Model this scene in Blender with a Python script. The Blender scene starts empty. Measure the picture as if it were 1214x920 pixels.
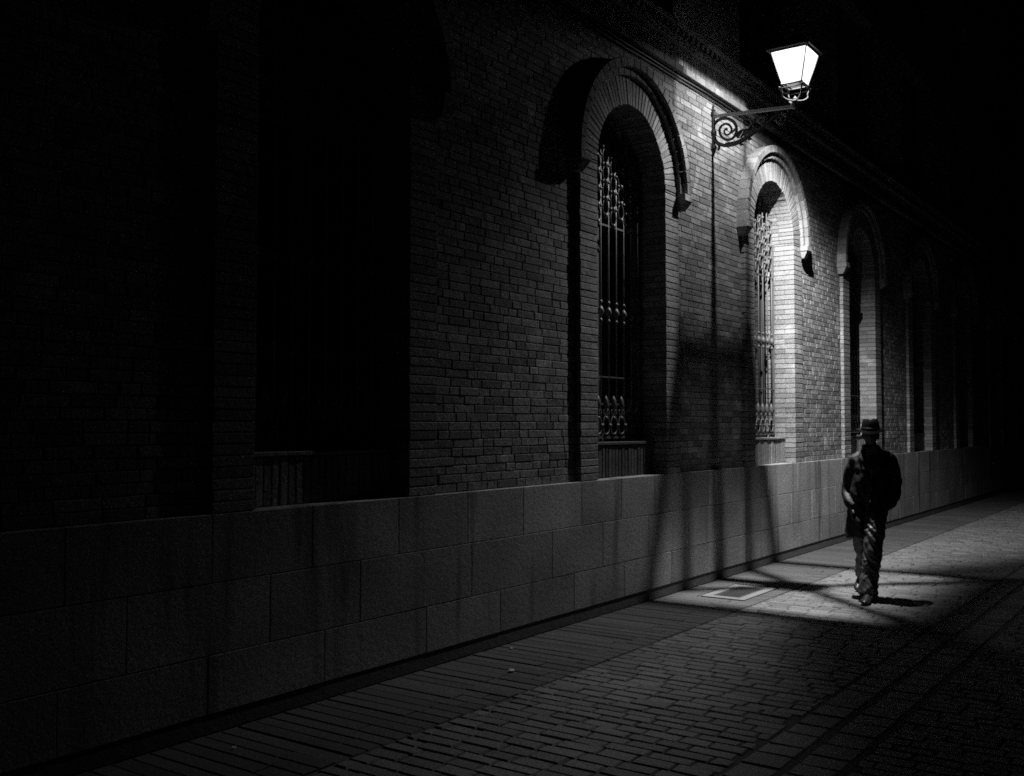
import bpy, math, random
from mathutils import Vector, Matrix, noise

random.seed(11)
R = math.radians
scene = bpy.context.scene
col = scene.collection

# ------------------------------------------------------------------ measures
D = 4.717            # face of the granite plinth (street side is -y)
YB = D + 0.05        # face of the brickwork
PL = 1.23            # plinth height
SPR = 4.17           # springing line of the arches
X0, X1 = -3.0, 36.0
BAYS = [0.72, 4.72, 8.72, 12.50, 16.30, 20.10, 23.90, 27.70, 31.50]
R0, R1 = 0.69, 1.00  # opening radius, outer radius of the brick ring
RV = 0.36            # depth of the reveal
LT = 10.70           # lamp: position along the wall
LP = 0.92            # lamp: distance of lantern axis from the plinth face
LY = D - LP

# ------------------------------------------------------------------ materials
def nodes_of(name):
    m = bpy.data.materials.new(name)
    m.use_nodes = True
    nt = m.node_tree
    return m, nt, nt.nodes['Principled BSDF']

def mat(name, base, rough=0.8, var=0.25, island=0.0, grain=0.0, grain_scale=120.0, big=1.5,
        bump=0.0, bump_scale=60.0, bump_dist=0.004, metallic=0.0, streak=0.0, spec=0.4, blotch=0.0):
    m, nt, b = nodes_of(name)
    N, L = nt.nodes, nt.links
    tc = N.new('ShaderNodeTexCoord')
    def nz(scale, detail=4.0, vec=None):
        n = N.new('ShaderNodeTexNoise'); n.inputs['Scale'].default_value = scale
        n.inputs['Detail'].default_value = detail
        L.new(vec if vec else tc.outputs['Object'], n.inputs['Vector'])
        return n.outputs['Fac']
    def math_(op, a, bb):
        n = N.new('ShaderNodeMath'); n.operation = op
        for i, v in enumerate((a, bb)):
            if isinstance(v, (int, float)): n.inputs[i].default_value = v
            else: L.new(v, n.inputs[i])
        return n.outputs[0]
    def spread(fac, amt):                    # 1 + amt * 2 * (fac - .5)
        return math_('ADD', math_('MULTIPLY', fac, 2.0 * amt), 1.0 - amt)
    v = spread(nz(big, 5.0), var)
    if island:
        g = N.new('ShaderNodeNewGeometry')
        v = math_('MULTIPLY', v, spread(g.outputs['Random Per Island'], island))
    if grain:
        v = math_('MULTIPLY', v, spread(nz(grain_scale, 2.0), grain))
        v = math_('MULTIPLY', v, spread(nz(grain_scale * 2.7, 1.0), grain))
    if blotch:
        r = N.new('ShaderNodeMapRange'); r.inputs[1].default_value = 0.56; r.inputs[2].default_value = 0.72
        r.inputs[3].default_value = 1.0; r.inputs[4].default_value = 1.0 + blotch
        L.new(nz(3.1, 6.0), r.inputs[0])
        v = math_('MULTIPLY', v, r.outputs[0])
    if streak:
        mp = N.new('ShaderNodeMapping'); mp.inputs['Scale'].default_value = (5.0, 5.0, 0.45)
        L.new(tc.outputs['Object'], mp.inputs['Vector'])
        r = N.new('ShaderNodeMapRange'); r.inputs[1].default_value = 0.54; r.inputs[2].default_value = 0.70
        r.inputs[3].default_value = 1.0; r.inputs[4].default_value = 1.0 - streak
        L.new(nz(1.0, 5.0, mp.outputs['Vector']), r.inputs[0])
        v = math_('MULTIPLY', v, r.outputs[0])
    v = math_('MULTIPLY', v, base)
    cb = N.new('ShaderNodeCombineColor')
    for i in range(3): L.new(v, cb.inputs[i])
    L.new(cb.outputs[0], b.inputs['Base Color'])
    b.inputs['Roughness'].default_value = rough
    b.inputs['Metallic'].default_value = metallic
    b.inputs['Specular IOR Level'].default_value = spec
    if bump:
        bp = N.new('ShaderNodeBump'); bp.inputs['Strength'].default_value = bump
        bp.inputs['Distance'].default_value = bump_dist
        h = math_('ADD', nz(bump_scale, 6.0), math_('MULTIPLY', nz(bump_scale * 0.18, 4.0), 1.5))
        L.new(h, bp.inputs['Height']); L.new(bp.outputs[0], b.inputs['Normal'])
    return m

M = {}
M['brick'] = mat('old brick', 0.20, 0.9, 0.36, 0.36, 1.3, 85, 1.1, bump=0.8, bump_scale=85, bump_dist=0.0045, blotch=0.8, spec=0.2)
M['brick_dressed'] = mat('dressed brick', 0.20, 0.9, 0.28, 0.28, 1.1, 85, 1.6, bump=0.8, bump_scale=80, bump_dist=0.005, blotch=0.6, spec=0.2)
M['brick_shaded'] = mat('shaded brick', 0.075, 0.9, 0.28, 0.28, 0.6, 95, 1.6, bump=0.8, bump_scale=80, bump_dist=0.005, spec=0.2)  # darker copy for one sill, its dim light put into the colour
M['mortar'] = mat('mortar', 0.13, 0.95, 0.3, 0, 0.4, 110, 1.2, bump=0.7, bump_scale=90, spec=0.1)
M['granite'] = mat('granite', 0.31, 0.8, 0.55, 0.16, 1.6, 85, 1.6, bump=0.5, bump_scale=120, bump_dist=0.004, streak=0.6, spec=0.25)
M['base_granite'] = mat('base granite', 0.18, 0.9, 0.3, 0.2, 0.5, 105, 1.2, bump=0.5, bump_scale=120, spec=0.2)  # darker granite for the lowest course
M['cobble'] = mat('paving sett', 0.13, 0.75, 0.30, 0.24, 1.3, 85, 0.8, bump=0.8, bump_scale=90, bump_dist=0.005, spec=0.3)
M['slab'] = mat('footway block', 0.075, 0.8, 0.25, 0.18, 1.3, 85, 0.9, bump=0.7, bump_scale=100, bump_dist=0.004, spec=0.25)
M['joint'] = mat('joint dirt', 0.085, 1.0, 0.3, 0, 0.3, 80, 2.0, bump=0.6, spec=0.1)
M['concrete'] = mat('cover frame', 0.15, 0.8, 0.2, 0, 0.4, 100, 2.0, bump=0.5, bump_scale=90)
M['cover_iron'] = mat('cover iron', 0.055, 0.6, 0.3, 0, 0.3, 100, 3.0, bump=0.5, bump_scale=60)
M['iron'] = mat('wrought iron', 0.035, 0.45, 0.3, 0, 0.0, 100, 9.0, bump=0.3, bump_scale=90, bump_dist=0.002, spec=0.5)
M['grille_iron'] = mat('grille iron', 0.10, 0.5, 0.3, 0, 0.2, 100, 9.0, bump=0.3, bump_scale=90, bump_dist=0.002, spec=0.5)
M['arm_lit'] = mat('lit arm iron', 0.40, 0.4, 0.2, 0, 0.0, 100, 9.0, spec=0.5)  # paler than the other iron: lamp light on the arm put into the colour
M['lamp_paint'] = mat('lantern frame', 0.05, 0.5, 0.2, 0, 0.0, 100, 9.0, spec=0.5)
M['cage_paint'] = mat('lantern cage', 0.025, 0.5, 0.2, 0, 0.0, 100, 9.0, spec=0.5)
M['shade'] = mat('lamp shade', 0.02, 0.7, 0.2)
M['timber'] = mat('window timber', 0.06, 0.6, 0.3, 0, 0.2, 90, 4.0)
M['cable'] = mat('cable sheath', 0.012, 0.6, 0.2)
M['coat'] = mat('coat cloth', 0.009, 0.62, 0.4, 0, 0.5, 130, 12.0, bump=0.5, bump_scale=130, bump_dist=0.004, spec=0.4)
M['trousers'] = mat('trouser cloth', 0.05, 0.47, 0.3, 0, 0.4, 130, 12.0, bump=0.4, bump_scale=60, bump_dist=0.006, spec=0.6)
M['hat'] = mat('felt', 0.007, 0.9, 0.3, 0, 0.5, 140, 9.0, spec=0.08)
M['band'] = mat('hat band', 0.006, 0.5, 0.2)
M['skin'] = mat('skin', 0.12, 0.6, 0.15, 0, 0.2, 140, 9.0, spec=0.3)
M['shirt'] = mat('shirt cloth', 0.14, 0.8, 0.2, 0, 0.3, 130, 12.0)
M['leather'] = mat('shoe leather', 0.02, 0.3, 0.2, spec=0.6)
M['paper'] = mat('paper', 0.75, 0.9, 0.1)
m, nt, b = nodes_of('dark window glass')
b.inputs['Base Color'].default_value = (0.006, 0.006, 0.006, 1); b.inputs['Roughness'].default_value = 0.12
M['glass'] = m

def pane_mat(name, trans, emit, side=0, top_fade=None, wing=None, flat=0):
    """lit lamp glass; soot = heights (clear, dark) of a light-shaping fade under the roof, wing = added fade across the pane"""
    m = bpy.data.materials.new(name); m.use_nodes = True
    nt = m.node_tree; nt.nodes.clear(); N, L = nt.nodes, nt.links
    out = N.new('ShaderNodeOutputMaterial'); add = N.new('ShaderNodeAddShader')
    e = N.new('ShaderNodeEmission'); e.inputs['Strength'].default_value = emit
    t = N.new('ShaderNodeBsdfTransparent'); t.inputs['Color'].default_value = (trans, trans, trans, 1)
    if top_fade:
        tc = N.new('ShaderNodeTexCoord'); sp = N.new('ShaderNodeSeparateXYZ'); L.new(tc.outputs['Object'], sp.inputs[0])
        def rng(sock, a, b_, lo):
            r = N.new('ShaderNodeMapRange'); r.interpolation_type = 'SMOOTHSTEP'
            for k, v in enumerate((a, b_, 1.0, lo)): r.inputs[k + 1].default_value = v
            L.new(sock, r.inputs[0]); return r.outputs[0]
        def mth(op, a, b_):
            n = N.new('ShaderNodeMath'); n.operation = op
            for k, v in enumerate((a, b_)):
                if isinstance(v, (int, float)): n.inputs[k].default_value = v
                else: L.new(v, n.inputs[k])
            return n.outputs[0]
        zz = sp.outputs['Z']
        if len(top_fade) > 3:                    # the added fade reaches lower mid-sheet, to dim the distant wall
            uu = mth('DIVIDE', mth('SUBTRACT', LY - YB, sp.outputs['Y']), mth('ABSOLUTE', sp.outputs['X'], 0))
            zz = mth('ADD', zz, mth('MULTIPLY', rng(mth('ABSOLUTE', mth('ADD', uu, 0.12), 0), 0.10, 0.30, 0.0), top_fade[3]))
        v = rng(zz, top_fade[0] - 4.9, top_fade[1] - 4.9, top_fade[2])
        if wing:
            u = mth('SUBTRACT', LY - YB, sp.outputs['Y'])
            u = mth('DIVIDE', u, mth('ABSOLUTE', sp.outputs['X'], 0)) if flat == 0 else mth('DIVIDE', u, 0.38)
            v = mth('MULTIPLY', v, rng(u, *wing[:3]))
            if len(wing) > 3: v = mth('MULTIPLY', v, rng(u, *wing[3:]))
        v = mth('MULTIPLY', v, trans)
        cb = N.new('ShaderNodeCombineColor')
        for k in range(3): L.new(v, cb.inputs[k])
        L.new(cb.outputs[0], t.inputs['Color'])
    L.new(e.outputs[0], add.inputs[0]); L.new(t.outputs[0], add.inputs[1]); L.new(add.outputs[0], out.inputs[0])
    return m
M['pane_near'] = pane_mat('opal lamp glass', 0.19, 1.6, top_fade=(5.627, 5.764, 0.05, 0.024), wing=(0.12, 0.43, 0.03, -0.5, -1.0, 0.5))
M['pane_wall'] = pane_mat('dimmed lamp glass', 0.07, 1.0, top_fade=(5.70, 5.81, 0.2))  # fade towards the top added to hold light off the frieze
M['pane_street'] = pane_mat('shaded lamp glass', 0.015, 1.6)
M['pane_added'] = pane_mat('added base glass', 1.0, 0.0, top_fade=(8.0, 9.0, 1.0), wing=(0.11, 0.25, 0.04, -0.135, -0.185, 0.03), flat=1)  # added glass, graded to hold back light on the wall and street sides
M['pane_far'] = pane_mat('clear lamp glass', 0.95, 0.3, top_fade=(5.705, 5.763, 0.008), wing=(0.06, 0.50, 0.04, -0.34, -0.75, 0.14))

# ------------------------------------------------------------------ mesh helpers
class MB:
    def __init__(s): s.v = []; s.f = []; s.mi = []
    def add(s, vs, fs, mi=0):
        o = len(s.v); s.v += [tuple(v) for v in vs]
        s.f += [tuple(i + o for i in f) for f in fs]; s.mi += [mi] * len(fs)
    def box(s, x0, x1, y0, y1, z0, z1, mi=0):
        vs = [(x, y, z) for z in (z0, z1) for y in (y0, y1) for x in (x0, x1)]
        s.add(vs, [(0, 2, 3, 1), (4, 5, 7, 6), (0, 1, 5, 4), (2, 6, 7, 3), (0, 4, 6, 2), (1, 3, 7, 5)], mi)
    def chamfer(s, fr, depth_vec, inset=0.004, mi=0):
        """block from four front corners (in order) pushed back along depth_vec, with a chamfered front"""
        P = [Vector(p) for p in fr]; c = sum(P, Vector()) / 4; dv = Vector(depth_vec)
        dn = dv.normalized()
        ins = []
        for i in range(4):
            a = (P[i - 1] - P[i]); bb = (P[(i + 1) % 4] - P[i])
            k1 = min(inset, a.length * 0.4); k2 = min(inset, bb.length * 0.4)
            ins.append(P[i] + a.normalized() * k1 + bb.normalized() * k2)
        mid = [p + dn * inset for p in P]
        back = [p + dv for p in P]
        vs = ins + mid + back
        fs = [(0, 1, 2, 3)]
        for i in range(4):
            j = (i + 1) % 4
            fs.append((i, i + 4, j + 4, j)); fs.append((i + 4, i + 8, j + 8, j + 4))
        s.add(vs, fs, mi)
    def brick(s, x0, x1, z0, z1, yf, depth=0.05, inset=0.005, jit=0.002, mi=0):
        j = lambda: random.uniform(-jit, jit)
        y = yf + j() * 1.3
        fr = [(x0 + j(), y + j() * .6, z0 + j() * .7), (x1 + j(), y + j() * .6, z0 + j() * .7),
              (x1 + j(), y + j() * .6, z1 + j() * .7), (x0 + j(), y + j() * .6, z1 + j() * .7)]
        s.chamfer(fr, (0, depth, 0), inset * random.uniform(.7, 1.4), mi)
    def tube(s, pts, rad, seg=8, cap=True, mi=0):
        pts = [Vector(p) for p in pts]; n = len(pts)
        rr = rad if isinstance(rad, (list, tuple)) else [rad] * n
        rings = []; up = None
        for i, p in enumerate(pts):
            t = (pts[min(i + 1, n - 1)] - pts[max(i - 1, 0)]).normalized()
            if up is None:
                up = Vector((0, 0, 1)) if abs(t.z) < 0.9 else Vector((0, 1, 0))
            a = (up - t * up.dot(t)).normalized(); up = a; bb = t.cross(a)
            rings.append([p + (a * math.cos(2 * math.pi * k / seg) + bb * math.sin(2 * math.pi * k / seg)) * rr[i] for k in range(seg)])
        s.loft(rings, cap, mi)
    def loft(s, rings, cap=True, mi=0):
        k = len(rings[0]); vs = [p for r in rings for p in r]; fs = []
        for i in range(len(rings) - 1):
            for j in range(k):
                a = i * k + j; bq = i * k + (j + 1) % k
                fs.append((a, bq, bq + k, a + k))
        if cap:
            fs.append(tuple(range(k - 1, -1, -1))); fs.append(tuple((len(rings) - 1) * k + j for j in range(k)))
        s.add(vs, fs, mi)
    def ball(s, c, r, seg=10, rings=7, sc=(1, 1, 1), mi=0):
        rs = []
        for i in range(rings + 1):
            th = math.pi * (i + 0.02 if i == 0 else i - 0.02 if i == rings else i) / rings
            rs.append([(c[0] + r * sc[0] * math.sin(th) * math.cos(2 * math.pi * k / seg),
                        c[1] + r * sc[1] * math.sin(th) * math.sin(2 * math.pi * k / seg),
                        c[2] - r * sc[2] * math.cos(th)) for k in range(seg)])
        s.loft(rs, True, mi)
    def build(s, name, mats, parent=None, local=False, smooth=False):
        me = bpy.data.meshes.new(name)
        off = Vector((0, 0, 0)) if (local or parent is None) else world_loc(parent)
        me.from_pydata([(v[0] - off.x, v[1] - off.y, v[2] - off.z) for v in s.v], [], s.f)
        if not isinstance(mats, (list, tuple)): mats = [mats]
        for mm in mats: me.materials.append(mm)
        if len(mats) > 1: me.polygons.foreach_set('material_index', s.mi)
        if smooth: me.polygons.foreach_set('use_smooth', [True] * len(me.polygons))
        me.update()
        o = bpy.data.objects.new(name, me); col.objects.link(o)
        if parent: o.parent = parent
        return o

def world_loc(o):
    v = Vector((0, 0, 0))
    while o: v += o.location; o = o.parent
    return v

def thing(name, label, cat, loc=(0, 0, 0), rz=0.0, group=None):
    o = bpy.data.objects.new(name, None); col.objects.link(o)
    o.location = loc; o.rotation_euler = (0, 0, rz); o.empty_display_size = 0.3
    return tag(o, label, cat, group)

def tag(o, label, cat, group=None):
    o['label'] = label; o['category'] = cat
    if group: o['group'] = group
    return o

def struct(o): o['kind'] = 'structure'; return o

def recalc(o):
    import bmesh
    bm = bmesh.new(); bm.from_mesh(o.data); bmesh.ops.recalc_face_normals(bm, faces=bm.faces); bm.to_mesh(o.data); bm.free()
    return o

def spline(pts, n=6):
    """Catmull-Rom through points"""
    P = [Vector(p) for p in pts]; out = []
    for i in range(len(P) - 1):
        p0, p1, p2, p3 = P[max(i - 1, 0)], P[i], P[i + 1], P[min(i + 2, len(P) - 1)]
        for k in range(n):
            t = k / n
            out.append(0.5 * ((2 * p1) + (p2 - p0) * t + (2 * p0 - 5 * p1 + 4 * p2 - p3) * t * t + (3 * p1 - p0 - 3 * p2 + p3) * t ** 3))
    out.append(P[-1]); return out

# ------------------------------------------------------------------ ground
g = MB(); g.add([(-150, -150, -0.009), (250, -150, -0.009), (250, 150, -0.009), (-150, 150, -0.009)], [(0, 1, 2, 3)])
struct(g.build('ground', M['joint']))

COVER = (9.55, 10.42, 0.30, 0.76)       # along wall, distance from plinth
def stone(mb, x0, x1, p0, p1, h=0.0, jit=0.004, tilt=0.004, inset=0.010):
    j = lambda: random.uniform(-jit, jit); zt = h + random.uniform(-.003, .003); t = lambda: random.uniform(-tilt, tilt)
    y0, y1 = D - p1, D - p0
    fr = [(x0 + j(), y0 + j(), zt + t()), (x0 + j(), y1 + j(), zt + t()), (x1 + j(), y1 + j(), zt + t()), (x1 + j(), y0 + j(), zt + t())]
    fr = [fr[0], fr[3], fr[2], fr[1]]
    mb.chamfer(fr, (0, 0, -0.05), inset * random.uniform(.6, 1.3))

# footway: long narrow blocks laid across, beside the wall
pav = MB(); x = X0
while x < X1:
    w = random.uniform(.108, .124); p = 0.012
    while p < 0.92:
        q = min(p + random.uniform(.55, .95), 0.93)
        if 0.93 - q < .12: q = 0.93
        if not (x + w > COVER[0] - .02 and x < COVER[1] + .02 and q > COVER[2] - .02 and p < COVER[3] + .02):
            stone(pav, x, x + w - .006, p, q - .008, 0.0, .002, .002, .006)
        elif p < COVER[2] - .06:
            stone(pav, x, x + w - .006, p, COVER[2] - .03, 0.0, .002, .002, .006)
        p = q
    if x + w > COVER[0] - .02 and x < COVER[1] + .02:
        stone(pav, x, x + w - .006, COVER[3] + .02, 0.922, 0.0, .002, .002, .006)
    x += w
struct(pav.build('pavement', M['slab']))

# carriageway of setts
def setts(mb, p0, p1, xa, xb):
    x = xa
    while x < xb:
        w = random.uniform(.100, .124); p = p0 - random.uniform(0, .2)
        while p < p1:
            q = p + random.uniform(.18, .27)
            a, bq = max(p, p0), min(q, p1)
            if bq - a > .05:
                stone(mb, x, x + w - .008, a + .004, bq - .004, 0.0, .004, .003, .009)
            p = q
        x += w
road = MB(); setts(road, 0.935, 2.60, -1, X1); setts(road, 3.12, 6.2, 0, 30)
struct(road.build('road', M['cobble']))
gut = MB(); 
for (a, bq, h) in ((2.615, 2.825, .0), (2.865, 3.085, -.002)):
    x = -1
    while x < X1:
        w = random.uniform(.17, .27); stone(gut, x, x + w - .014, a, bq, h, .004, .003, .009); x += w
struct(gut.build('gutter', M['cobble']))

# access cover in the footway
cv = thing('access_cover', 'rectangular iron access cover with paler frame in the footway by the wall', 'access cover',
           ((COVER[0] + COVER[1]) / 2, D - (COVER[2] + COVER[3]) / 2, 0))
c = MB(); a0, a1, b0, b1 = COVER[0], COVER[1], D - COVER[3], D - COVER[2]
fw_ = .085
for (xa, xb, ya, yb) in ((a0, a1, b0, b0 + fw_), (a0, a1, b1 - fw_, b1), (a0, a0 + fw_, b0 + fw_, b1 - fw_), (a1 - fw_, a1, b0 + fw_, b1 - fw_)):
    c.chamfer([(xa, ya, .004), (xb, ya, .004), (xb, yb, .004), (xa, yb, .004)], (0, 0, -.04), .004)
c.build('frame', M['concrete'], cv)
c = MB(); c.chamfer([(a0 + fw_ + .008, b0 + fw_ + .008, .0), (a1 - fw_ - .008, b0 + fw_ + .008, .0), (a1 - fw_ - .008, b1 - fw_ - .008, .0), (a0 + fw_ + .008, b1 - fw_ - .008, .0)], (0, 0, -.03), .004)
k = a0 + fw_ + .06
while k < a1 - fw_ - .05:
    c.box(k, k + .018, b0 + fw_ + .03, b1 - fw_ - .03, .0005, .005); k += .05
c.build('plate', M['cover_iron'], cv)

for i, (sx, sp, sr, lab) in enumerate(((5.849, .564, .019, 'small crumpled white paper scrap lying on the footway blocks, the brightest one'),
                                  (6.45, .14, .012, 'tiny pale scrap lying close to the wall foot, past the crumpled white one'),
                                  (3.62, .32, .013, 'tiny pale scrap lying on the dark footway nearest the viewer'))):
    s = MB(); s.ball((sx, D - sp, sr * .55 + .001), sr, 9, 6, (1.5, .9, .55))
    s.v = [(v[0] + random.uniform(-.3, .3) * sr, v[1] + random.uniform(-.3, .3) * sr, max(.002, v[2] + random.uniform(-.25, .25) * sr)) for v in s.v]
    tag(s.build('paper_scrap', M['paper']), lab, 'litter', 'scraps of paper on the footway')

# ------------------------------------------------------------------ the brick building
bld = thing('brick_building', 'long brick building with round arched windows on a granite plinth', 'building', (16, D, 0))

def in_surround(x, z, grow=0.0):
    for c in BAYS:
        if z <= SPR:
            if abs(x - c) < R1 - .02 + grow: return True
        elif (x - c) ** 2 + (z - SPR) ** 2 < (R1 - .02 + grow) ** 2: return True
    return False
UPW = (6.04, 8.45, 0.98)                # sill, head and half width of the upper windows
def in_upper(x, z):
    return any(abs(x - c) < UPW[2] for c in BAYS) and UPW[0] < z < UPW[1]

wall = MB()                             # mortar sheet (0) and single bricks (1)
ym = YB + .005
def sheet(x0, x1, z0, z1, y=ym, mi=0):
    wall.add([(x0, y, z0), (x1, y, z0), (x1, y, z1), (x0, y, z1)], [(0, 1, 2, 3)], mi)
edges = [X0] + [(BAYS[i] + BAYS[i + 1]) / 2 for i in range(len(BAYS) - 1)] + [X1]
RC = 0.9
for i, c in enumerate(BAYS):
    a, b_ = edges[i], edges[i + 1]
    sheet(a, c - RC, PL - .05, SPR); sheet(c + RC, b_, PL - .05, SPR)
    top = 5.56; n = 24
    for k in range(n):
        t0, t1 = math.pi * k / n, math.pi * (k + 1) / n
        def outer(t):
            ca, sa = math.cos(t), math.sin(t)
            lim = (b_ - c) if ca > 0 else (c - a)
            s1 = lim / abs(ca) if abs(ca) > 1e-6 else 1e9
            s2 = (top - SPR) / sa if sa > 1e-6 else 1e9
            s_ = min(s1, s2); return (c + ca * s_, ym, SPR + sa * s_)
        inn = lambda t: (c + math.cos(t) * RC, ym, SPR + math.sin(t) * RC)
        o0, o1 = outer(t0), outer(t1)
        fs = [inn(t0), o0]
        # keep the corner of the bay when the step crosses it
        for cx_ in (b_, a):
            tc_ = math.atan2(top - SPR, cx_ - c)
            if t0 < tc_ < t1: fs.append((cx_, ym, top))
        fs += [o1, inn(t1)]
        wall.add(fs, [tuple(range(len(fs)))], 0)
    # frieze backing, upper storeys
    sheet(a, b_, 5.56, UPW[0], ym)
    sheet(a, c - UPW[2], UPW[0], UPW[1]); sheet(c + UPW[2], b_, UPW[0], UPW[1])
    sheet(a, b_, UPW[1], 9.6); 
    sheet(a, c - UPW[2], 9.6, 12.0); sheet(c + UPW[2], b_, 9.6, 12.0)
    sheet(a, b_, 12.0, 15.0)
    # reveals of the upper windows
    for z0, z1 in ((UPW[0], UPW[1]), (9.6, 12.0)):
        xl, xr, yb = c - UPW[2], c + UPW[2], ym + .34
        wall.add([(xl, ym, z0), (xl, ym, z1), (xl, yb, z1), (xl, yb, z0)], [(0, 1, 2, 3)], 0)
        wall.add([(xr, ym, z0), (xr, ym, z1), (xr, yb, z1), (xr, yb, z0)], [(0, 3, 2, 1)], 0)
        wall.add([(xl, ym, z1), (xr, ym, z1), (xr, yb, z1), (xl, yb, z1)], [(0, 1, 2, 3)], 0)
        wall.add([(xl, ym, z0), (xr, ym, z0), (xr, yb, z0), (xl, yb, z0)], [(0, 3, 2, 1)], 0)
# ends, top and back, so the block has its depth
wall.box(X0, X0 + .3, ym + .01, ym + 9, 0, 15); wall.box(X1 - .3, X1, ym + .01, ym + 9, 0, 15)
wall.box(X0, X1, ym + 8.7, ym + 9.05, 0, 14.99); wall.box(X0 - .1, X1 + .1, ym - .25, ym + 9.2, 15.0, 15.3)

CH = 0.0662
def lay(z0, z1, xa, xb, skip, y=YB):
    z = z0; row = 0
    while z + CH * .6 < z1:
        x = xa - random.uniform(0, .25); zz = min(z + CH, z1)
        flip = row % 2
        while x < xb:
            w = .258 if (flip or random.random() < .45) else .128
            flip = not flip if random.random() < .75 else flip
            w *= random.uniform(.96, 1.04)
            xs, xe = x + .0038, x + w - .0045
            if not skip((xs + xe) / 2, (z + zz) / 2):
                # cut bricks at the edges of the openings
                if skip(xs, (z + zz) / 2):
                    while skip(xs, (z + zz) / 2) and xs < xe: xs += .01
                if skip(xe, (z + zz) / 2):
                    while skip(xe, (z + zz) / 2) and xe > xs: xe -= .01
                if xe - xs > .03:
                    wob = .0025 * noise.noise((x * .7, z * .9, 3.0)) 
                    wall.brick(xs, xe, z + .0034 + wob, zz - .0034 + wob, YB + random.uniform(-.0009, .0011), .03, .0035, .0013, 1)
            x += w
        z += CH; row += 1
lay(PL, 5.49, X0, X1 - 1, in_surround)
lay(6.02, 8.6, 3.0, 24.0, in_upper)
wall.build('wall', [M['mortar'], M['brick']], bld)

# plinth of granite blocks
pl = MB(); pl.box(X0, X1, D + .006, D + .30, 0.0, PL - .02, 0)
def course(z0, z1, starts):
    xs = [v for v in starts]
    while xs[0] > X0: xs.insert(0, xs[0] - random.uniform(.75, 1.0))
    while xs[-1] < X1: xs.append(xs[-1] + random.uniform(.75, 1.05))
    for p, q in zip(xs, xs[1:]):
        j = lambda: random.uniform(-.0006, .0006)
        y = D + random.uniform(-.0006, .0006)
        pl.chamfer([(p + .002, y + j(), z0 + .002), (q - .002, y + j(), z0 + .002), (q - .002, y + j(), z1 - .002 + j()), (p + .002, y + j(), z1 - .002 + j())], (0, .30, 0), .0035, 1)
course(.84, PL, [1.75, 2.83, 3.72, 4.49, 5.30, 6.08, 6.82, 7.73, 8.45, 9.13, 10.41, 11.3, 12.2, 13.25, 14.2])
course(.435, .84, [2.2, 3.18, 4.15, 4.92, 6.13, 7.25, 8.1, 9.0, 9.9, 10.9, 11.95, 13.0, 13.8])
course(.105, .435, [1.9, 2.8, 3.70, 4.6, 5.6, 6.5, 7.6, 8.5, 9.5, 10.3, 11.4, 12.4, 13.3])
x = X0
while x < X1:
    w = random.uniform(.9, 1.4)
    pl.chamfer([(x, D + .018, 0.0), (x + w - .006, D + .018, 0.0), (x + w - .006, D + .018, .100), (x, D + .018, .100)], (0, .2, 0), .006, 2); x += w
pl.build('plinth', [M['mortar'], M['granite'], M['base_granite']], bld)

# string course: lower lip, soldier frieze, upper lip with brick ends, sill band
sc = MB()
def runner(z0, z1, y, w, inset=.004, jit=.0015):
    x = X0
    while x < X1:
        ww = w * random.uniform(.95, 1.05)
        sc.brick(x + .003, min(x + ww - .003, X1), z0 + .003, z1 - .003, y, YB + .1 - y, inset, jit, 1); x += ww
sc.box(X0, X1, YB - .02, YB + .1, 5.50, 5.93, 0)
runner(5.495, 5.575, YB - .075, .252)
runner(5.578, 5.775, YB - .028, .064, .003)
runner(5.778, 5.845, YB - .085, .128)
runner(5.848, 5.895, YB - .06, .252)
x = X0
while x < X1:
    sc.brick(x, x + .062, 5.898, 5.955, YB - .085, .19, .004, .0015, 1); x += .125
sc.box(X0, X1, YB - .045, YB + .1, 5.895, 5.96, 0)
runner(5.958, 6.018, YB - .10, .252)
sc.build('string_course', [M['mortar'], M['brick_dressed']], bld)

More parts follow.
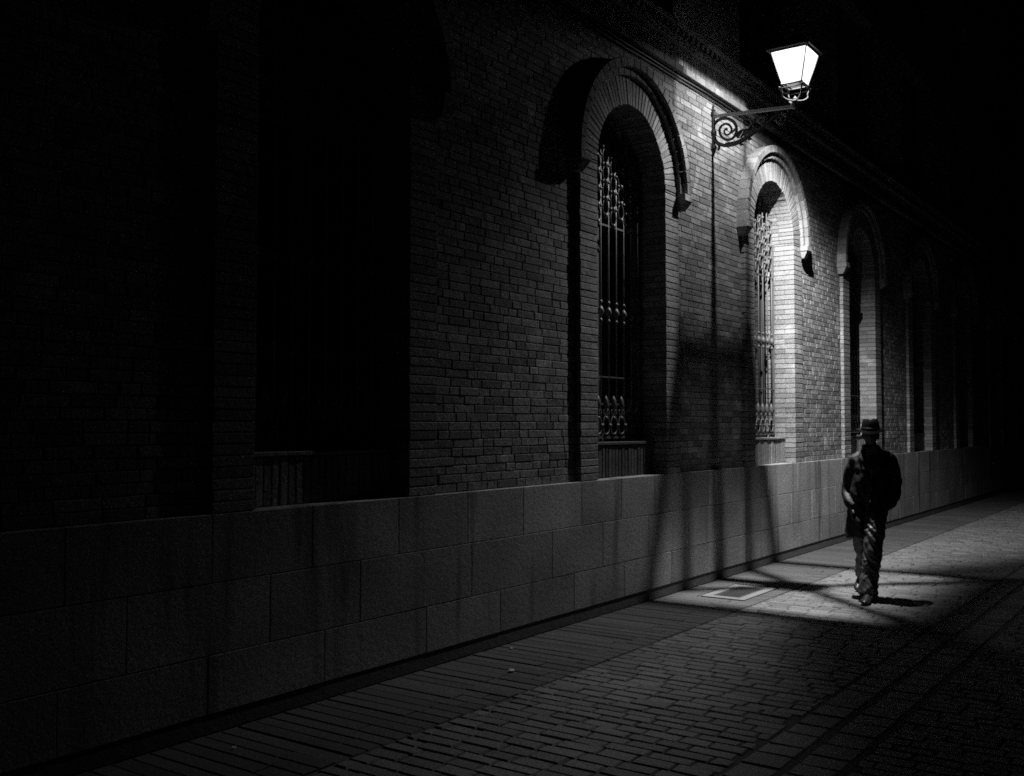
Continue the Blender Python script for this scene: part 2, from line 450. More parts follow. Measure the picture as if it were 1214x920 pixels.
# ---- arched windows
def surround(c):
    mb = MB(); yf = YB - .046
    back = YB + RV + .04
    # jambs: one course at a time, each side, two bricks deep
    for sgn in (-1, 1):
        z = PL; row = 0
        while z < SPR - .01:
            zz = min(z + CH, SPR)
            xi, xo = c + sgn * (R0 + random.uniform(-.004, .004)), c + sgn * (R1 + random.uniform(-.006, .006))
            lo, hi = min(xi, xo), max(xi, xo)
            d1 = .26 if row % 2 else .13
            j = lambda: random.uniform(-.002, .002)
            for (ya, yb_) in ((yf + j(), yf + d1), (yf + d1 + .008, back)):
                fx = lo if sgn > 0 else hi           # reveal side
                ox = hi if sgn > 0 else lo
                # front block
                y = ya
                fr = [(lo + .001, y + j() * .5, z + .004), (hi - .001, y + j() * .5, z + .004), (hi - .001, y + j() * .5, zz - .004), (lo + .001, y + j() * .5, zz - .004)]
                # split the face into stretcher or header bricks
                mb.chamfer(fr, (0, yb_ - ya, 0), .004, 1)
            z += CH; row += 1
        xa, xb = sorted((c + sgn * (R0 + .012), c + sgn * (R1 - .012)))
        mb.box(xa, xb, yf + .008, back - .004, PL, SPR, 0)
    # ring of radial bricks
    n = 42
    for k in range(n):
        t0, t1 = math.pi * (k + .07) / n, math.pi * (k + .93) / n
        dr = random.uniform(-.004, .004); yv = yf + random.uniform(-.003, .003)
        for (ya, yb_) in ((yv, yf + .2), (yf + .206, back)):
            P = lambda r, t: (c + math.cos(t) * r, ya + random.uniform(-.001, .001), SPR + math.sin(t) * r)
            mb.chamfer([P(R0 + dr, t1), P(R0 + dr, t0), P(R1 + dr, t0), P(R1 + dr, t1)], (0, yb_ - ya, 0), .004, 1)
    rings = []
    for k in range(33):
        t = math.pi * k / 32; ca, sa = math.cos(t), math.sin(t)
        q = [(R0 + .012, yf + .008), (R1 - .012, yf + .008), (R1 - .012, back - .004), (R0 + .012, back - .004)]
        rings.append([(c + ca * r, y, SPR + sa * r) for r, y in q])
    mb.loft(rings, True, 0)
    mb.build('arch_surround', [M['mortar'], M['brick_dressed']], bld)

def hood(c):
    mb = MB()
    def arcs(r0, r1, yf, n, mi=0):
        for k in range(n):
            t0, t1 = math.pi * (k + .02) / n, math.pi * (k + .98) / n
            yv = yf + random.uniform(-.0015, .0015); dr = random.uniform(-.002, .002)
            P = lambda r, t: (c + math.cos(t) * r, yv, SPR + math.sin(t) * r)
            mb.chamfer([P(r0, t1), P(r0, t0), P(r1 + dr, t0), P(r1 + dr, t1)], (0, YB + .03 - yf, 0), .006, 0)
    arcs(.965, 1.035, YB - .085, 26)
    arcs(1.037, 1.125, YB - .132, 26)
    o = mb.build('hood_mould', M['brick_dressed'], bld)
    for sgn in (-1, 1):
        cb = MB(); xa, xb = sorted((c + sgn * .955, c + sgn * 1.135))
        cb.chamfer([(xa, YB - .142, SPR - .072), (xb, YB - .142, SPR - .072), (xb, YB - .142, SPR - .002), (xa, YB - .142, SPR - .002)], (0, .18, 0), .006)
        # tapering corbel underneath
        w0, w1 = .012, .05
        fr = [(xa + w0, YB - .135), (xb - w0, YB - .135), (xb - w0, YB + .02), (xa + w0, YB + .02)]
        lo = [(xa + w1, YB - .075), (xb - w1, YB - .075), (xb - w1, YB + .02), (xa + w1, YB + .02)]
        cb.loft([[(x, y, SPR - .165) for x, y in lo], [(x, y, SPR - .125) for x, y in [(p[0], p[1]) for p in [(xa + .03, YB - .105), (xb - .03, YB - .105), (xb - .03, YB + .02), (xa + .03, YB + .02)]]],
                 [(x, y, SPR - .073) for x, y in fr]])
        recalc(cb.build('corbel', M['brick_dressed'], o))
    return o

def sill(c):
    mb = MB(); x = c - R0 + .004; yf = YB + .105
    while x < c + R0 - .03:
        w = random.uniform(.060, .068)
        mb.brick(x + .003, min(x + w - .004, c + R0 - .003), PL + .002, PL + .305, yf, .26, .005, .0025, 1); x += w
    mb.box(c - R0 + .002, c + R0 - .002, yf + .012, YB + RV + .04, PL - .02, PL + .30, 0)
    mb.chamfer([(c - R0 + .003, yf - .012, PL + .31), (c + R0 - .003, yf - .012, PL + .31), (c + R0 - .003, yf - .012, PL + .338), (c - R0 + .003, yf - .012, PL + .338)], (0, RV - .03, 0), .005, 1)
    mb.build('sill', [M['mortar'], M['brick_shaded'] if abs(c - 8.72) < .1 else M['brick_dressed']], bld)

def arch_top(dx, inset=0.0): return SPR + math.sqrt(max((R0 - inset) ** 2 - dx * dx, 0))

def window_obj(c):
    # timber frame with glazing bars; the pane is a sub-part
    mb = MB(); y0, y1 = YB + RV + .005, YB + RV + .06; zb = PL + .338
    fw = .07
    for sgn in (-1, 1):
        xa, xb = sorted((c + sgn * (R0 - .002), c + sgn * (R0 - fw))); mb.box(xa, xb, y0, y1, zb, SPR)
    rings = []
    for k in range(25):
        t = math.pi * k / 24
        rings.append([(c + math.cos(t) * r, y, SPR + math.sin(t) * r) for r, y in ((R0 - .002, y0), (R0 - fw, y0), (R0 - fw, y1), (R0 - .002, y1))])
    mb.loft(rings)
    mb.box(c - R0 + fw, c + R0 - fw, y0, y1, zb, zb + .09)
    mb.box(c - .035, c + .035, y0 + .004, y1 - .004, zb + .09, arch_top(0, fw))
    for z in (2.2, 2.85, 3.5, SPR):
        for a, b_ in ((c - R0 + fw, c - .036), (c + .036, c + R0 - fw)): mb.box(a, b_, y0 + .012, y1 - .012, z - .02, z + .02)
    w = recalc(mb.build('window', M['timber'], bld))
    p = MB(); yg = y0 + .03
    p.add([(c - R0 - .1, yg, zb - .1), (c + R0 + .1, yg, zb - .1), (c + R0 + .1, yg, SPR)] + [(c + math.cos(math.pi * k / 16) * (R0 + .1), yg, SPR + math.sin(math.pi * k / 16) * (R0 + .1)) for k in range(1, 16)] + [(c - R0 - .1, yg, SPR)],
          [tuple(range(19))])
    p.build('pane', M['glass'], w)

GY = YB + RV - .12                      # plane of the grilles
PITCH = 0.153
def ring_pts(cx, cz, rx, rz, n=14): return [(cx + rx * math.cos(2 * math.pi * k / n), GY - .012, cz + rz * math.sin(2 * math.pi * k / n)) for k in range(n + 1)]
def grille(c):
    fr = MB(); zb = 1.60
    fr.box(c - R0 + .004, c + R0 - .004, GY - .008, GY + .008, zb, zb + .022)
    fr.box(c - R0 + .004, c + R0 - .004, GY - .007, GY + .007, 1.93, 1.948)
    fr.box(c - R0 + .004, c + R0 - .004, GY - .007, GY + .007, 2.20, 2.212)
    fr.box(c - R0 + .004, c + R0 - .004, GY - .007, GY + .007, 3.70, 3.718)
    for sg in (-1, 1):
        xa, xb = sorted((c + sg * (R0 - .002), c + sg * (R0 - .018))); fr.box(xa, xb, GY - .009, GY + .009, zb, SPR)
    g = fr.build('window_grille', M['grille_iron'], bld)
    xs = [c + (k - 4) * PITCH for k in range(9)]
    for x in xs:
        b_ = MB(); top = arch_top(x - c, .03)
        b_.tube([(x, GY, zb + .01), (x, GY, top)], .0095, 8)
        b_.tube([(x, GY, 2.80), (x, GY, 2.825), (x, GY, 2.85), (x, GY, 2.875), (x, GY, 2.90)], [.010, .026, .036, .026, .010], 10)
        b_.tube([(x, GY, 2.74), (x, GY, 2.76), (x, GY, 2.78)], [.010, .022, .010], 8)
        b_.tube([(x, GY, 2.92), (x, GY, 2.94), (x, GY, 2.96)], [.010, .022, .010], 8)
        b_.build('bar', M['grille_iron'], g, smooth=True)
    up = MB()
    for k in range(8):
        x = (xs[k] + xs[k + 1]) / 2
        for r, z in enumerate((3.80, 3.97, 4.14, 4.31)):
            z += .085 if k % 2 else 0.0
            if z + .09 < arch_top(abs(x - c) + .04, .03):
                up.tube(ring_pts(x, z, PITCH * .36, .078), .0095, 6, False)
                for sg in (-1, 1):
                    up.ball((x + sg * PITCH * .36, GY - .016, z + .085), .017, 8, 5)
                up.ball((x, GY - .02, z - .085), .02, 8, 5, (1, 1, 1.4))
    recalc(up.build('ring_band', M['grille_iron'], g, smooth=True))
    lo = MB()
    for k in range(8):
        x = (xs[k] + xs[k + 1]) / 2
        for sg in (-1, 1):                      # pairs of C scrolls making hearts
            pts = [(x, 1.64), (x + sg * .045, 1.66), (x + sg * .066, 1.73), (x + sg * .045, 1.79), (x + sg * .012, 1.84), (x + sg * .03, 1.885), (x + sg * .052, 1.865), (x + sg * .04, 1.835)]
            lo.tube([(p.x, p.y, p.z) for p in spline([(a, GY - .012, b2) for a, b2 in pts], 3)], .0085, 6)
            lo.ball((x + sg * .066, GY - .014, 1.73), .018, 8, 5)
        lo.ball((x, GY - .014, 1.80), .02, 8, 5)
        lo.tube([(x, GY - .012, 1.86), (x, GY - .012, 1.92), (x, GY - .012, 1.98), (x, GY - .012, 2.02)], [.008, .03, .024, .004], 8)
    recalc(lo.build('scroll_band', M['grille_iron'], g, smooth=True))

for c in BAYS:
    surround(c); hood(c); sill(c); window_obj(c)
    if c < 25: grille(c)
for z0, z1 in ((UPW[0], UPW[1]), (9.6, 12.0)):
    for c in BAYS:
        mb = MB(); y0, y1 = ym + .22, ym + .29; xl, xr = c - UPW[2], c + UPW[2]
        for a, b_ in ((xl, xl + .09), (c - .05, c + .05), (xr - .09, xr)): mb.box(a, b_, y0, y1, z0 + .1, z1 - .1)
        mb.box(xl, xr, y0, y1, z0, z0 + .1); mb.box(xl, xr, y0, y1, z1 - .1, z1)
        for a, b_ in ((xl + .09, c - .05), (c + .05, xr - .09)): mb.box(a, b_, y0 + .01, y1 - .01, z0 + 1.2, z0 + 1.25)
        w = mb.build('upper_window', M['timber'], bld)
        p = MB(); p.add([(xl, y0 + .04, z0), (xr, y0 + .04, z0), (xr, y0 + .04, z1), (xl, y0 + .04, z1)], [(0, 1, 2, 3)]); p.build('pane', M['glass'], w)

# ------------------------------------------------------------------ cables under the string course
def cable(z, y, rad, ph):
    mb = MB(); pts = []
    x = X0
    while x <= X1: pts.append((x, y, z + .006 * math.sin(x * 1.9 + ph) + .004 * math.sin(x * 4.3))); x += .3
    mb.tube(pts, rad, 6); return mb
tag(cable(5.472, YB - .020, .011, 0).build('cable', M['cable'], smooth=True), 'upper of the two thin dark cables clipped along the wall right under the string course', 'cable', 'cables along the wall')
tag(cable(5.432, YB - .018, .009, 1).build('cable', M['cable'], smooth=True), 'lower of the two thin dark cables clipped along the wall under the string course', 'cable', 'cables along the wall')
mb = MB(); mb.tube(spline([(10.70, YB - .012, 5.435), (10.705, YB - .02, 5.40), (10.685, YB - .02, 5.35), (10.71, YB - .02, 5.31), (10.70, YB - .03, 5.27)], 4), .006, 6)
tag(mb.build('cable', M['cable'], smooth=True), 'short vertical cable dropping from the string course to the lamp bracket', 'cable', 'cables along the wall')

# ------------------------------------------------------------------ street lamp on its bracket
lamp = thing('street_lamp', 'lit four sided glass street lantern on a scrolled iron wall bracket', 'street lamp', (LT, YB, 4.9))
W = lambda p, h, dx=0.0: (LT + dx, D - p, h)
pl_ = MB()
pl_.box(LT - .028, LT + .028, YB - .022, YB + .004, 4.90, 5.33)
for z in (4.91, 5.08, 5.29): pl_.box(LT - .042, LT + .042, YB - .034, YB - .006, z - .022, z + .022)
pl_.tube([(LT, YB - .012, 5.33), (LT, YB - .012, 5.36), (LT, YB - .012, 5.40)], [.03, .02, .004], 8)
pl_.tube([(LT, YB - .012, 4.90), (LT, YB - .012, 4.86), (LT, YB - .012, 4.80)], [.03, .026, .003], 8)
pl_.build('wall_plate', M['iron'], lamp)
arm = MB()
rings = []
for p, h in ((-.03, 5.262), (.30, 5.244), (.60, 5.226), (.90, 5.208)):
    rings.append([W(p, h - .016, -.017), W(p, h - .016, .017), W(p, h + .016, .017), W(p, h + .016, -.017)])
arm.loft(rings)
arm.tube([W(.90, 5.185), W(.90, 5.20), W(.90, 5.24), W(.905, 5.27)], [.018, .03, .03, .02], 10)
recalc(arm.build('arm', M['arm_lit'], lamp))
scr = MB()
def scroll(pts, rads, n=4):
    P = spline([W(p, h) for p, h in pts], n)
    k = len(P); rr = [1.05 * (rads[0] + (rads[1] - rads[0]) * i / (k - 1)) for i in range(k)]
    scr.tube(P, rr, 7)
scroll([(-.036, 5.063), (-.004, 4.965), (.106, 4.905), (.247, 4.907), (.37, 4.949), (.473, 5.008), (.576, 5.059), (.678, 5.124), (.745, 5.153), (.811, 5.129), (.819, 5.074), (.757, 5.041), (.711, 5.077), (.725, 5.119), (.765, 5.108), (.764, 5.079)], (.021, .010))
scroll([(.106, 4.925), (.247, 4.93), (.37, 4.972), (.473, 5.031)], (.014, .012))
scroll([(-.036, 5.063), (-.032, 5.164), (.037, 5.217), (.144, 5.206), (.223, 5.137), (.241, 5.05), (.199, 4.977), (.124, 4.969), (.054, 5.023), (.036, 5.102), (.078, 5.15), (.143, 5.142), (.182, 5.085), (.164, 5.035), (.114, 5.026), (.09, 5.073), (.12, 5.099)], (.019, .010))
scroll([(.23, 4.985), (.283, 5.04), (.388, 5.05), (.426, 5.099), (.402, 5.152), (.345, 5.166), (.324, 5.128), (.362, 5.093), (.388, 5.117)], (.014, .009))
scroll([(.44, 5.066), (.457, 5.13), (.5, 5.16), (.56, 5.153), (.58, 5.108), (.542, 5.078), (.512, 5.112), (.536, 5.132)], (.013, .008))
scroll([(.40, 5.15), (.43, 5.13), (.46, 5.14)], (.012, .012))
scroll([(.811, 5.129), (.845, 5.15), (.835, 5.185)], (.014, .008))
scroll([(-.01, 4.966), (.03, 4.915), (.02, 4.862)], (.018, .012))
for (p, h, dp, dh) in ((.20, 5.06, .06, .02), (.23, 5.00, .07, .05), (.27, 4.985, .05, .06), (.31, 4.985, .05, .06), (.35, 4.995, .05, .05), (.39, 5.01, .05, .05), (.43, 5.02, .05, .045), (.47, 5.04, .055, .0), (.30, 4.905, .03, -.03), (.40, 4.95, .03, -.03)):
    P = [Vector(W(p - .02, h - .02)), Vector(W(p + dp * .4, h + dh * .6)), Vector(W(p + dp, h + dh))]
    scr.tube(P, [.014, .013, .002], 6)
scr.ball(W(.12, 5.092), .018, 8, 6); scr.ball(W(.762, 5.085), .016, 8, 6)
scr.build('scrollwork', M['iron'], lamp, smooth=True)

ZB, ZT = 5.435, 5.788                    # bottom ring and top rail of the lantern
A, T = 0.110, 0.200
lan = MB()
cor = [(-1, -1), (1, -1), (1, 1), (-1, 1)]
C3 = lambda s, r, z: (LT + s[0] * r, LY + s[1] * r, z)
def bar3(mb, a, b_, r): mb.tube([a, b_], r, 6)
for s in cor: bar3(lan, C3(s, A, ZB), C3(s, T, ZT), .0065 if s != (-1, 1) else .0032)
for i in range(4):
    s, t = cor[i], cor[(i + 1) % 4]
    bar3(lan, C3(s, A, ZB), C3(t, A, ZB), .009); bar3(lan, C3(s, T, ZT), C3(t, T, ZT), .010)
for s in cor:
    lan.ball(C3(s, A, ZB), .016, 8, 5); lan.ball(C3(s, T + .012, ZT + .012), .018, 8, 5)
    lan.tube([C3(s, T + .01, ZT + .012), C3(s, T + .03, ZT + .03), C3(s, T + .036, ZT + .06)], [.012, .010, .002], 6)
lantern = lan.build('lantern_frame', M['lamp_paint'], lamp, smooth=True)
# panes: a tapering sheet on each side
for (i, key, nm) in ((3, 'pane_near', 'pane'), (0, 'pane_street', 'pane'), (1, 'pane_far', 'pane'), (2, 'pane_wall', 'pane')):
    s, t = cor[i], cor[(i + 1) % 4]; p = MB()
    p.add([C3(s, A - .003, ZB + .004), C3(t, A - .003, ZB + .004), C3(t, T - .003, ZT + .011), C3(s, T - .003, ZT + .011)], [(0, 1, 2, 3)])
    p.build(nm, M[key], lamp)
p = MB(); p.add([C3(s_, A, ZB) for s_ in cor], [(0, 1, 2, 3)]); p.build('added_base_pane', M['pane_added'], lamp)  # added pane under the lantern, trims the pool of light
# roof: eaves, hipped slopes, vent and finial
rf = MB()
def sq(r, z): return [C3(s, r, z) for s in cor]
rf.loft([sq(T + .035, ZT + .012), sq(T + .038, ZT + .024), sq(T + .01, ZT + .035), sq(.13, ZT + .13), sq(.075, ZT + .165), sq(.085, ZT + .175), sq(.085, ZT + .20), sq(.05, ZT + .235), sq(.012, ZT + .25)], False)
rf.loft([sq(T + .035, ZT + .012), sq(T - .004, ZT + .010), sq(.12, ZT + .118), sq(.05, ZT + .14), sq(.004, ZT + .15)], False)
rf.tube([C3((0, 0), 0, ZT + .24), C3((0, 0), 0, ZT + .27), C3((0, 0), 0, ZT + .30), C3((0, 0), 0, ZT + .34)], [.012, .028, .014, .003], 8)
recalc(rf.build('roof', M['lamp_paint'], lamp))
# open cage that carries the lantern
cg = MB()
for s in cor:
    P = spline([C3(s, A + .004, ZB - .008), C3(s, .116, ZB - .05), C3(s, .106, ZB - .085), C3(s, .105, ZB - .125), C3(s, A * .62, ZB - .158), C3(s, A * .25, ZB - .165)], 4)
    cg.tube(P, .0095, 7)
    cg.ball(C3(s, .127, ZB - .035), .016, 7, 5)
for i in range(4):
    s, t = cor[i], cor[(i + 1) % 4]
    bar3(cg, C3(s, .131, ZB - .045), C3(t, .131, ZB - .045), .006)
cg.box(LT - .03, LT + .03, LY - .03, LY + .03, ZB - .178, ZB - .160)
cg.tube([C3((0, 0), 0, ZB - .16), C3((0, 0), 0, ZB - .13), C3((0, 0), 0, ZB - .115)], [.03, .014, .003], 8)
cg.tube([C3((0, 0), 0, ZB - .178), C3((0, 0), 0, ZB - .20)], [.02, .02], 8)
cg.build('cage', M['cage_paint'], lamp, smooth=True)

# the light source itself, high under the roof of the lantern
li = bpy.data.lights.new('lamp_light', 'POINT'); li.energy = 3300; li.color = (1, 1, 1); li.shadow_soft_size = 0.0125
lo = bpy.data.objects.new('lamp_light', li); col.objects.link(lo); lo.location = (LT, LY, 5.816)

# ------------------------------------------------------------------ the man in the hat
man = thing('person', 'person in dark hat and coat walking with hands in pockets beside the wall', 'person',
            (10.43, D - 1.735, 0), math.atan2(-.961, .277))
dg = None
def bake(o):
    dg = bpy.context.evaluated_depsgraph_get(); dg.update()
    me = bpy.data.meshes.new_from_object(o.evaluated_get(dg)); old = o.data
    for mm in old.materials:
        if mm.name not in [x.name for x in me.materials if x]: me.materials.append(mm)
    o.modifiers.clear(); o.data = me
    me.polygons.foreach_set('use_smooth', [True] * len(me.polygons)); me.update()
    return o
def remesh(o, vox, smooth=4):
    r = o.modifiers.new('r', 'REMESH'); r.mode = 'VOXEL'; r.voxel_size = vox
    if smooth:
        s = o.modifiers.new('s', 'SMOOTH'); s.iterations = smooth; s.factor = .5
    return bake(o)
def wrinkle(o, fn):
    me = o.data
    ns = [v.normal.copy() for v in me.vertices]
    for v, n in zip(me.vertices, ns): v.co = v.co + n * fn(v.co)
    me.update(); return o

def limb(mb, pts, rads, seg=16, n=4, flat=1.0):
    P = spline(pts, n); k = len(P)
    rr = []
    for i in range(k):
        u = i / n; a = min(int(u), len(rads) - 2); f = u - a
        rr.append(rads[a] * (1 - f) + rads[a + 1] * f)
    mb.tube(P, rr, seg)
def ell(cx, cy, rx, ry, z, n=28, pw=2.4):
    out = []
    for k in range(n):
        t = 2 * math.pi * k / n; ca, sa = math.cos(t), math.sin(t)
        out.append((cx + rx * math.copysign(abs(ca) ** (2 / pw), ca), cy + ry * math.copysign(abs(sa) ** (2 / pw), sa), z))
    return out

# body: torso, limbs, neck, head with a face, hands
bd = MB()
bd.loft([ell(.0, .0, .10, .08, .86), ell(.0, 0, .13, .09, .98), ell(.02, 0, .13, .085, 1.15), ell(.035, 0, .15, .085, 1.35), ell(.035, 0, .12, .07, 1.44), ell(.03, .0, .055, .055, 1.49), ell(.025, -.005, .052, .055, 1.56)])
limb(bd, [(-.13, 0, 1.40), (-.225, .05, 1.13), (-.185, -.05, .97), (-.165, -.08, .90)], [.052, .042, .032, .028])
limb(bd, [(.20, 0, 1.40), (.262, .06, 1.12), (.185, -.04, .97), (.165, -.08, .90)], [.052, .042, .032, .028])
for sx in (-1, 1):                       # hands inside the pockets: palm, four fingers, thumb
    bd.ball((sx * .160, -.095, .865), .04, 10, 7, (.5, .9, 1.1))
    for k in range(4):
        yk = -.06 - k * .021; ln = (.075, .085, .08, .062)[k]
        limb(bd, [(sx * .160, yk, .845), (sx * .158, yk - .006, .845 - ln * .5), (sx * .148, yk - .012, .845 - ln)], [.0095, .0088, .007], 8, 3)
    limb(bd, [(sx * .158, -.12, .89), (sx * .15, -.145, .865), (sx * .145, -.150, .84)], [.0115, .010, .008], 8, 3)
limb(bd, [(.065, 0, .90), (.03, -.18, .50), (-.015, -.26, .09)], [.085, .055, .038])
limb(bd, [(-.065, .02, .90), (-.072, .13, .50), (-.068, .48, .17)], [.085, .055, .038])
# head
hv = []; HC = Vector((.022, -.012, 1.632)); nr, nsg = 26, 32
def face(th, ph):
    # th 0 bottom .. pi top ; ph angle, front is -y
    d = Vector((math.sin(th) * math.sin(ph), -math.sin(th) * math.cos(ph), -math.cos(th)))
    x, y, z = d.x * .074, d.y * .094, d.z * .122
    if z < -.02:
        k = min(1, (-.02 - z) / .10); x *= 1 - .34 * k; y = y * (1 - .12 * k) - .010 * k
    fr = max(0, -d.y)
    G = lambda a, b_, s: math.exp(-((x - a) ** 2 + (z - b_) ** 2) / (2 * s * s))
    y -= fr * (.026 * math.exp(-(x / .011) ** 2) * math.exp(-((z + .022) / .020) ** 2) + .010 * math.exp(-(x / .009) ** 2) * math.exp(-((z - .005) / .02) ** 2))
    y += fr * .011 * (G(-.031, .004, .013) + G(.031, .004, .013))
    y -= fr * .007 * (G(-.03, .027, .014) + G(.03, .027, .014))
    y -= fr * .006 * (math.exp(-(x / .024) ** 2) * (math.exp(-((z + .055) / .006) ** 2) + math.exp(-((z + .069) / .006) ** 2)))
    y -= fr * .008 * math.exp(-(x / .02) ** 2) * math.exp(-((z + .10) / .014) ** 2)
    return HC + Vector((x, y, z))
rs = []
for i in range(nr + 1):
    th = math.pi * min(max(i, .05), nr - .05) / nr
    rs.append([face(th, 2 * math.pi * k / nsg) for k in range(nsg)])
bd.loft(rs)
for sx in (-1, 1): bd.ball((HC.x + sx * .077, HC.y + .012, HC.z - .012), .03, 10, 7, (.35, .6, 1.05))
body = bd.build('body', M['skin'], man, local=True)
remesh(recalc(body), .0065, 2)

# coat
ct = MB()
ct.loft([ell(-.048, .015, .188, .172, .605), ell(-.04, .012, .184, .164, .72), ell(-.025, .008, .172, .150, .90), ell(-.005, 0, .186, .145, 1.04), ell(.018, 0, .188, .14, 1.18), ell(.034, 0, .198, .135, 1.30),
         ell(.036, 0, .197, .12, 1.38), ell(.036, 0, .165, .10, 1.435), ell(.03, .005, .095, .085, 1.475), ell(.027, .01, .075, .075, 1.515)])
limb(ct, [(-.05, 0, 1.395), (-.120, .003, 1.388), (-.160, .015, 1.29), (-.198, .035, 1.15), (-.212, .015, 1.04), (-.190, -.06, .96), (-.15, -.10, .91)], [.062, .072, .068, .060, .057, .056, .045], 18)
limb(ct, [(.12, 0, 1.395), (.190, .003, 1.388), (.225, .015, 1.29), (.252, .035, 1.15), (.248, .01, 1.05), (.195, -.07, .96), (.13, -.10, .90)], [.062, .075, .071, .063, .059, .056, .045], 18)
# collar stand and lapels, a flap down the front edge
ct.loft([ell(.027, .012, .083, .082, 1.47, 24), ell(.027, .012, .080, .080, 1.535, 24)])
for sx in (-1, 1):
    P = [(.027 + sx * .072, -.060, 1.535), (.027 + sx * .125, -.115, 1.40), (.027 + sx * .085, -.142, 1.30), (.022, -.155, 1.13), (.022 + sx * .018, -.120, 1.36)]
    th_ = .018
    ct.add([p for p in P] + [(p[0], p[1] + th_ + .03, p[2]) for p in P], [(0, 1, 2, 3, 4), (9, 8, 7, 6, 5)] + [(i, i + 5, (i + 1) % 5 + 5, (i + 1) % 5) for i in range(5)])
ct.add([(.01, -.165, 1.13), (.035, -.165, 1.13), (-.03, -.186, .612), (-.055, -.186, .612), (.01, -.11, 1.13), (.035, -.11, 1.13), (-.03, -.11, .612), (-.055, -.11, .612)],
       [(0, 1, 2, 3), (7, 6, 5, 4), (0, 4, 5, 1), (1, 5, 6, 2), (2, 6, 7, 3), (3, 7, 4, 0)])
coat = remesh(recalc(ct.build('coat', M['coat'], man, local=True)), .0085, 5)
def coat_fold(p):
    a = noise.noise((p.x * 7, p.y * 7, p.z * 3.2)) * .010
    b_ = noise.noise((p.x * 13 + p.z * 9, p.y * 13, p.z * 10 - p.x * 8 + 5)) * .009
    hem = max(0, (1.0 - p.z) / .35)
    return 1.35 * (a + b_) + hem * .012 * math.sin(math.atan2(p.y, p.x + .04) * 7 + p.z * 3)
wrinkle(coat, coat_fold)
bt = MB()
for z, x in ((1.10, .028), (.97, .012), (.84, -.004)):
    bt = MB(); bt.ball((x, -.178, z), .013, 10, 6, (1, .45, 1)); bt.build('button', M['leather'], coat, local=True, smooth=True)

# shirt front and tie between the lapels
sh = MB(); sh.add([(-.035, -.088, 1.505), (.085, -.088, 1.505), (.024, -.150, 1.18), (-.035, -.03, 1.505), (.085, -.03, 1.505), (.024, -.08, 1.18)], [(0, 2, 1), (3, 4, 5), (0, 1, 4, 3), (1, 2, 5, 4), (2, 0, 3, 5)])
shirt = recalc(sh.build('shirt', M['shirt'], man, local=True))

# trousers
tr = MB()
limb(tr, [(.062, .0, .93), (.050, -.125, .72), (.030, -.185, .52), (.006, -.20, .30), (-.018, -.235, .115), (-.022, -.245, .07)], [.112, .102, .090, .084, .092, .088], 24, 6)
limb(tr, [(-.065, .01, .93), (-.088, .05, .72), (-.072, .12, .52), (-.062, .29, .33), (-.068, .45, .18)], [.110, .092, .080, .076, .080], 24, 6)
tr.loft([ell(0, 0, .15, .115, .82), ell(0, 0, .16, .12, .92), ell(0, 0, .15, .11, 1.0)])
trs = remesh(recalc(tr.build('trousers', M['trousers'], man, local=True)), .009, 4)
def tr_fold(p):
    k = 1.0 - min(1, max(0, (p.z - .1) / .8)) * .3
    a = noise.noise((p.x * 5, p.y * 5 + 3, p.z * 4)) * .8
    d = abs(noise.noise((p.x * 4.5, p.y * 4.5, p.z * 11 + p.x * 9 + a)))
    e = abs(noise.noise((p.x * 9 + 7, p.y * 9, p.z * 17 - p.x * 16 + a)))
    return k * (.034 * (.26 - d) + .016 * (.25 - e))
wrinkle(trs, tr_fold)

def shoe(hx, hy, hz, tx, ty, tz):
    mb = MB(); h, t = Vector((hx, hy, hz)), Vector((tx, ty, tz)); L_ = t - h
    f = L_.normalized(); sd = f.cross(Vector((0, 0, 1))).normalized(); u = sd.cross(f)
    rs = []
    for q, w, hh in ((-.02, .020, .035), (.0, .034, .075), (.15, .038, .095), (.32, .038, .085), (.5, .042, .06), (.7, .049, .048), (.86, .044, .04), (.96, .030, .032), (1.0, .012, .02)):
        c = h + L_ * q; ring = []
        for k in range(14):
            a = 2 * math.pi * k / 14; zz = (math.sin(a) * .5 + .5) * hh
            ring.append(c + sd * (math.cos(a) * w * (1.0 if math.sin(a) < .3 else .9)) + u * zz)
        rs.append(ring)
    mb.loft(rs)
    mb.loft([[h + L_ * q + sd * sg * w + u * zz for q, sg, w in ((0, -1, .035), (.25, -1, .038), (.25, 1, .038), (0, 1, .035))] for zz in (-.008, .012)])
    recalc(mb.build('shoe', M['leather'], man, local=True, smooth=True))
shoe(-.012, -.225, .012, -.060, -.505, .010)
shoe(-.075, .53, .115, -.125, .285, .012)

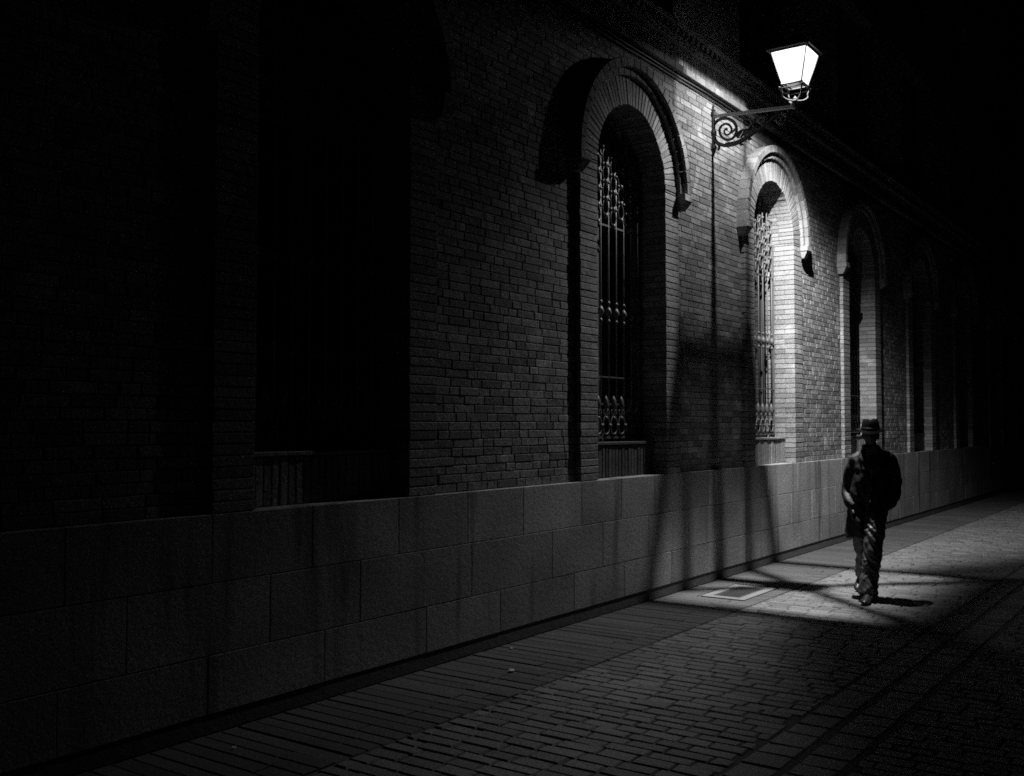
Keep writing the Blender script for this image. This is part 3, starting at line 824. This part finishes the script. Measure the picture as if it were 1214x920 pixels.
# hat: brim and crown with a pinched top; band
ht = MB(); rs = []; n = 32; hx, hy = .022, -.005; tilt = lambda y: -.10 * (y - hy)*-1
def hring(rx, ry, z, droop=0.0, pinch=0.0, crease=0.0):
    out = []
    for k in range(n):
        t = 2 * math.pi * k / n; ca, sa = math.cos(t), math.sin(t)
        x, y = rx * ca, ry * sa
        x *= 1 - pinch * max(0, -sa) ** 2
        zz = z - droop * max(0, -sa) ** 2 + droop * .8 * abs(ca) ** 3 - crease * math.exp(-(x / .03) ** 2)
        out.append((hx + x, hy + y, zz + .10 * y))
    return out
rs = [hring(.086, .105, 1.678), hring(.130, .156, 1.674, .022), hring(.132, .158, 1.677, .022), hring(.130, .156, 1.681, .022), hring(.090, .108, 1.684), hring(.088, .106, 1.712), hring(.083, .101, 1.745, 0, .12), hring(.077, .094, 1.775, 0, .30, .006),
      hring(.066, .083, 1.792, 0, .36, .016), hring(.045, .060, 1.791, 0, .3, .030), hring(.01, .015, 1.768, 0, 0, .010)]
ht.loft(rs)
hat = recalc(ht.build('hat', M['hat'], man, local=True, smooth=True))
hb = MB(); hb.loft([hring(.0895, .1075, 1.686), hring(.0915, .1095, 1.690), hring(.0905, .1085, 1.712), hring(.0875, .1055, 1.714)], False); hb.build('hat_band', M['band'], hat, local=True, smooth=True)

# ------------------------------------------------------------------ night sky
w = bpy.data.worlds.new('World'); scene.world = w; w.use_nodes = True
nt = w.node_tree; bg = nt.nodes['Background']
sky = nt.nodes.new('ShaderNodeTexSky'); sky.sky_type = 'NISHITA'; sky.sun_disc = False
sky.sun_elevation = R(-4); sky.sun_rotation = R(200)
bw = nt.nodes.new('ShaderNodeRGBToBW'); nt.links.new(sky.outputs[0], bw.inputs[0]); nt.links.new(bw.outputs[0], bg.inputs[0])
bg.inputs[1].default_value = 0.003

# ------------------------------------------------------------------ camera
cam = bpy.data.cameras.new('Camera'); co = bpy.data.objects.new('Camera', cam); col.objects.link(co)
cam.sensor_width = 36.0; cam.lens = 36.0 * 1200 / 1214; cam.clip_start = .05; cam.clip_end = 600
co.location = (0, 0, 1.74); co.rotation_euler = (R(90 + 2.0522), 0, R(35.3257 - 90))
scene.camera = co

scene.view_settings.view_transform = 'Standard'; scene.view_settings.look = 'None'
scene.view_settings.exposure = 0.0; scene.view_settings.gamma = 1.0
scene.view_settings.use_curve_mapping = False
scene.cycles.use_denoising = False
scene.cycles.max_bounces = 4; scene.cycles.transparent_max_bounces = 8
scene.cycles.sample_clamp_indirect = 0.4; scene.cycles.sample_clamp_direct = 1.4
scene.cycles.filter_width = 1.65
scene.cycles.caustics_reflective = False; scene.cycles.caustics_refractive = False
scene.cycles.blur_glossy = 1.0
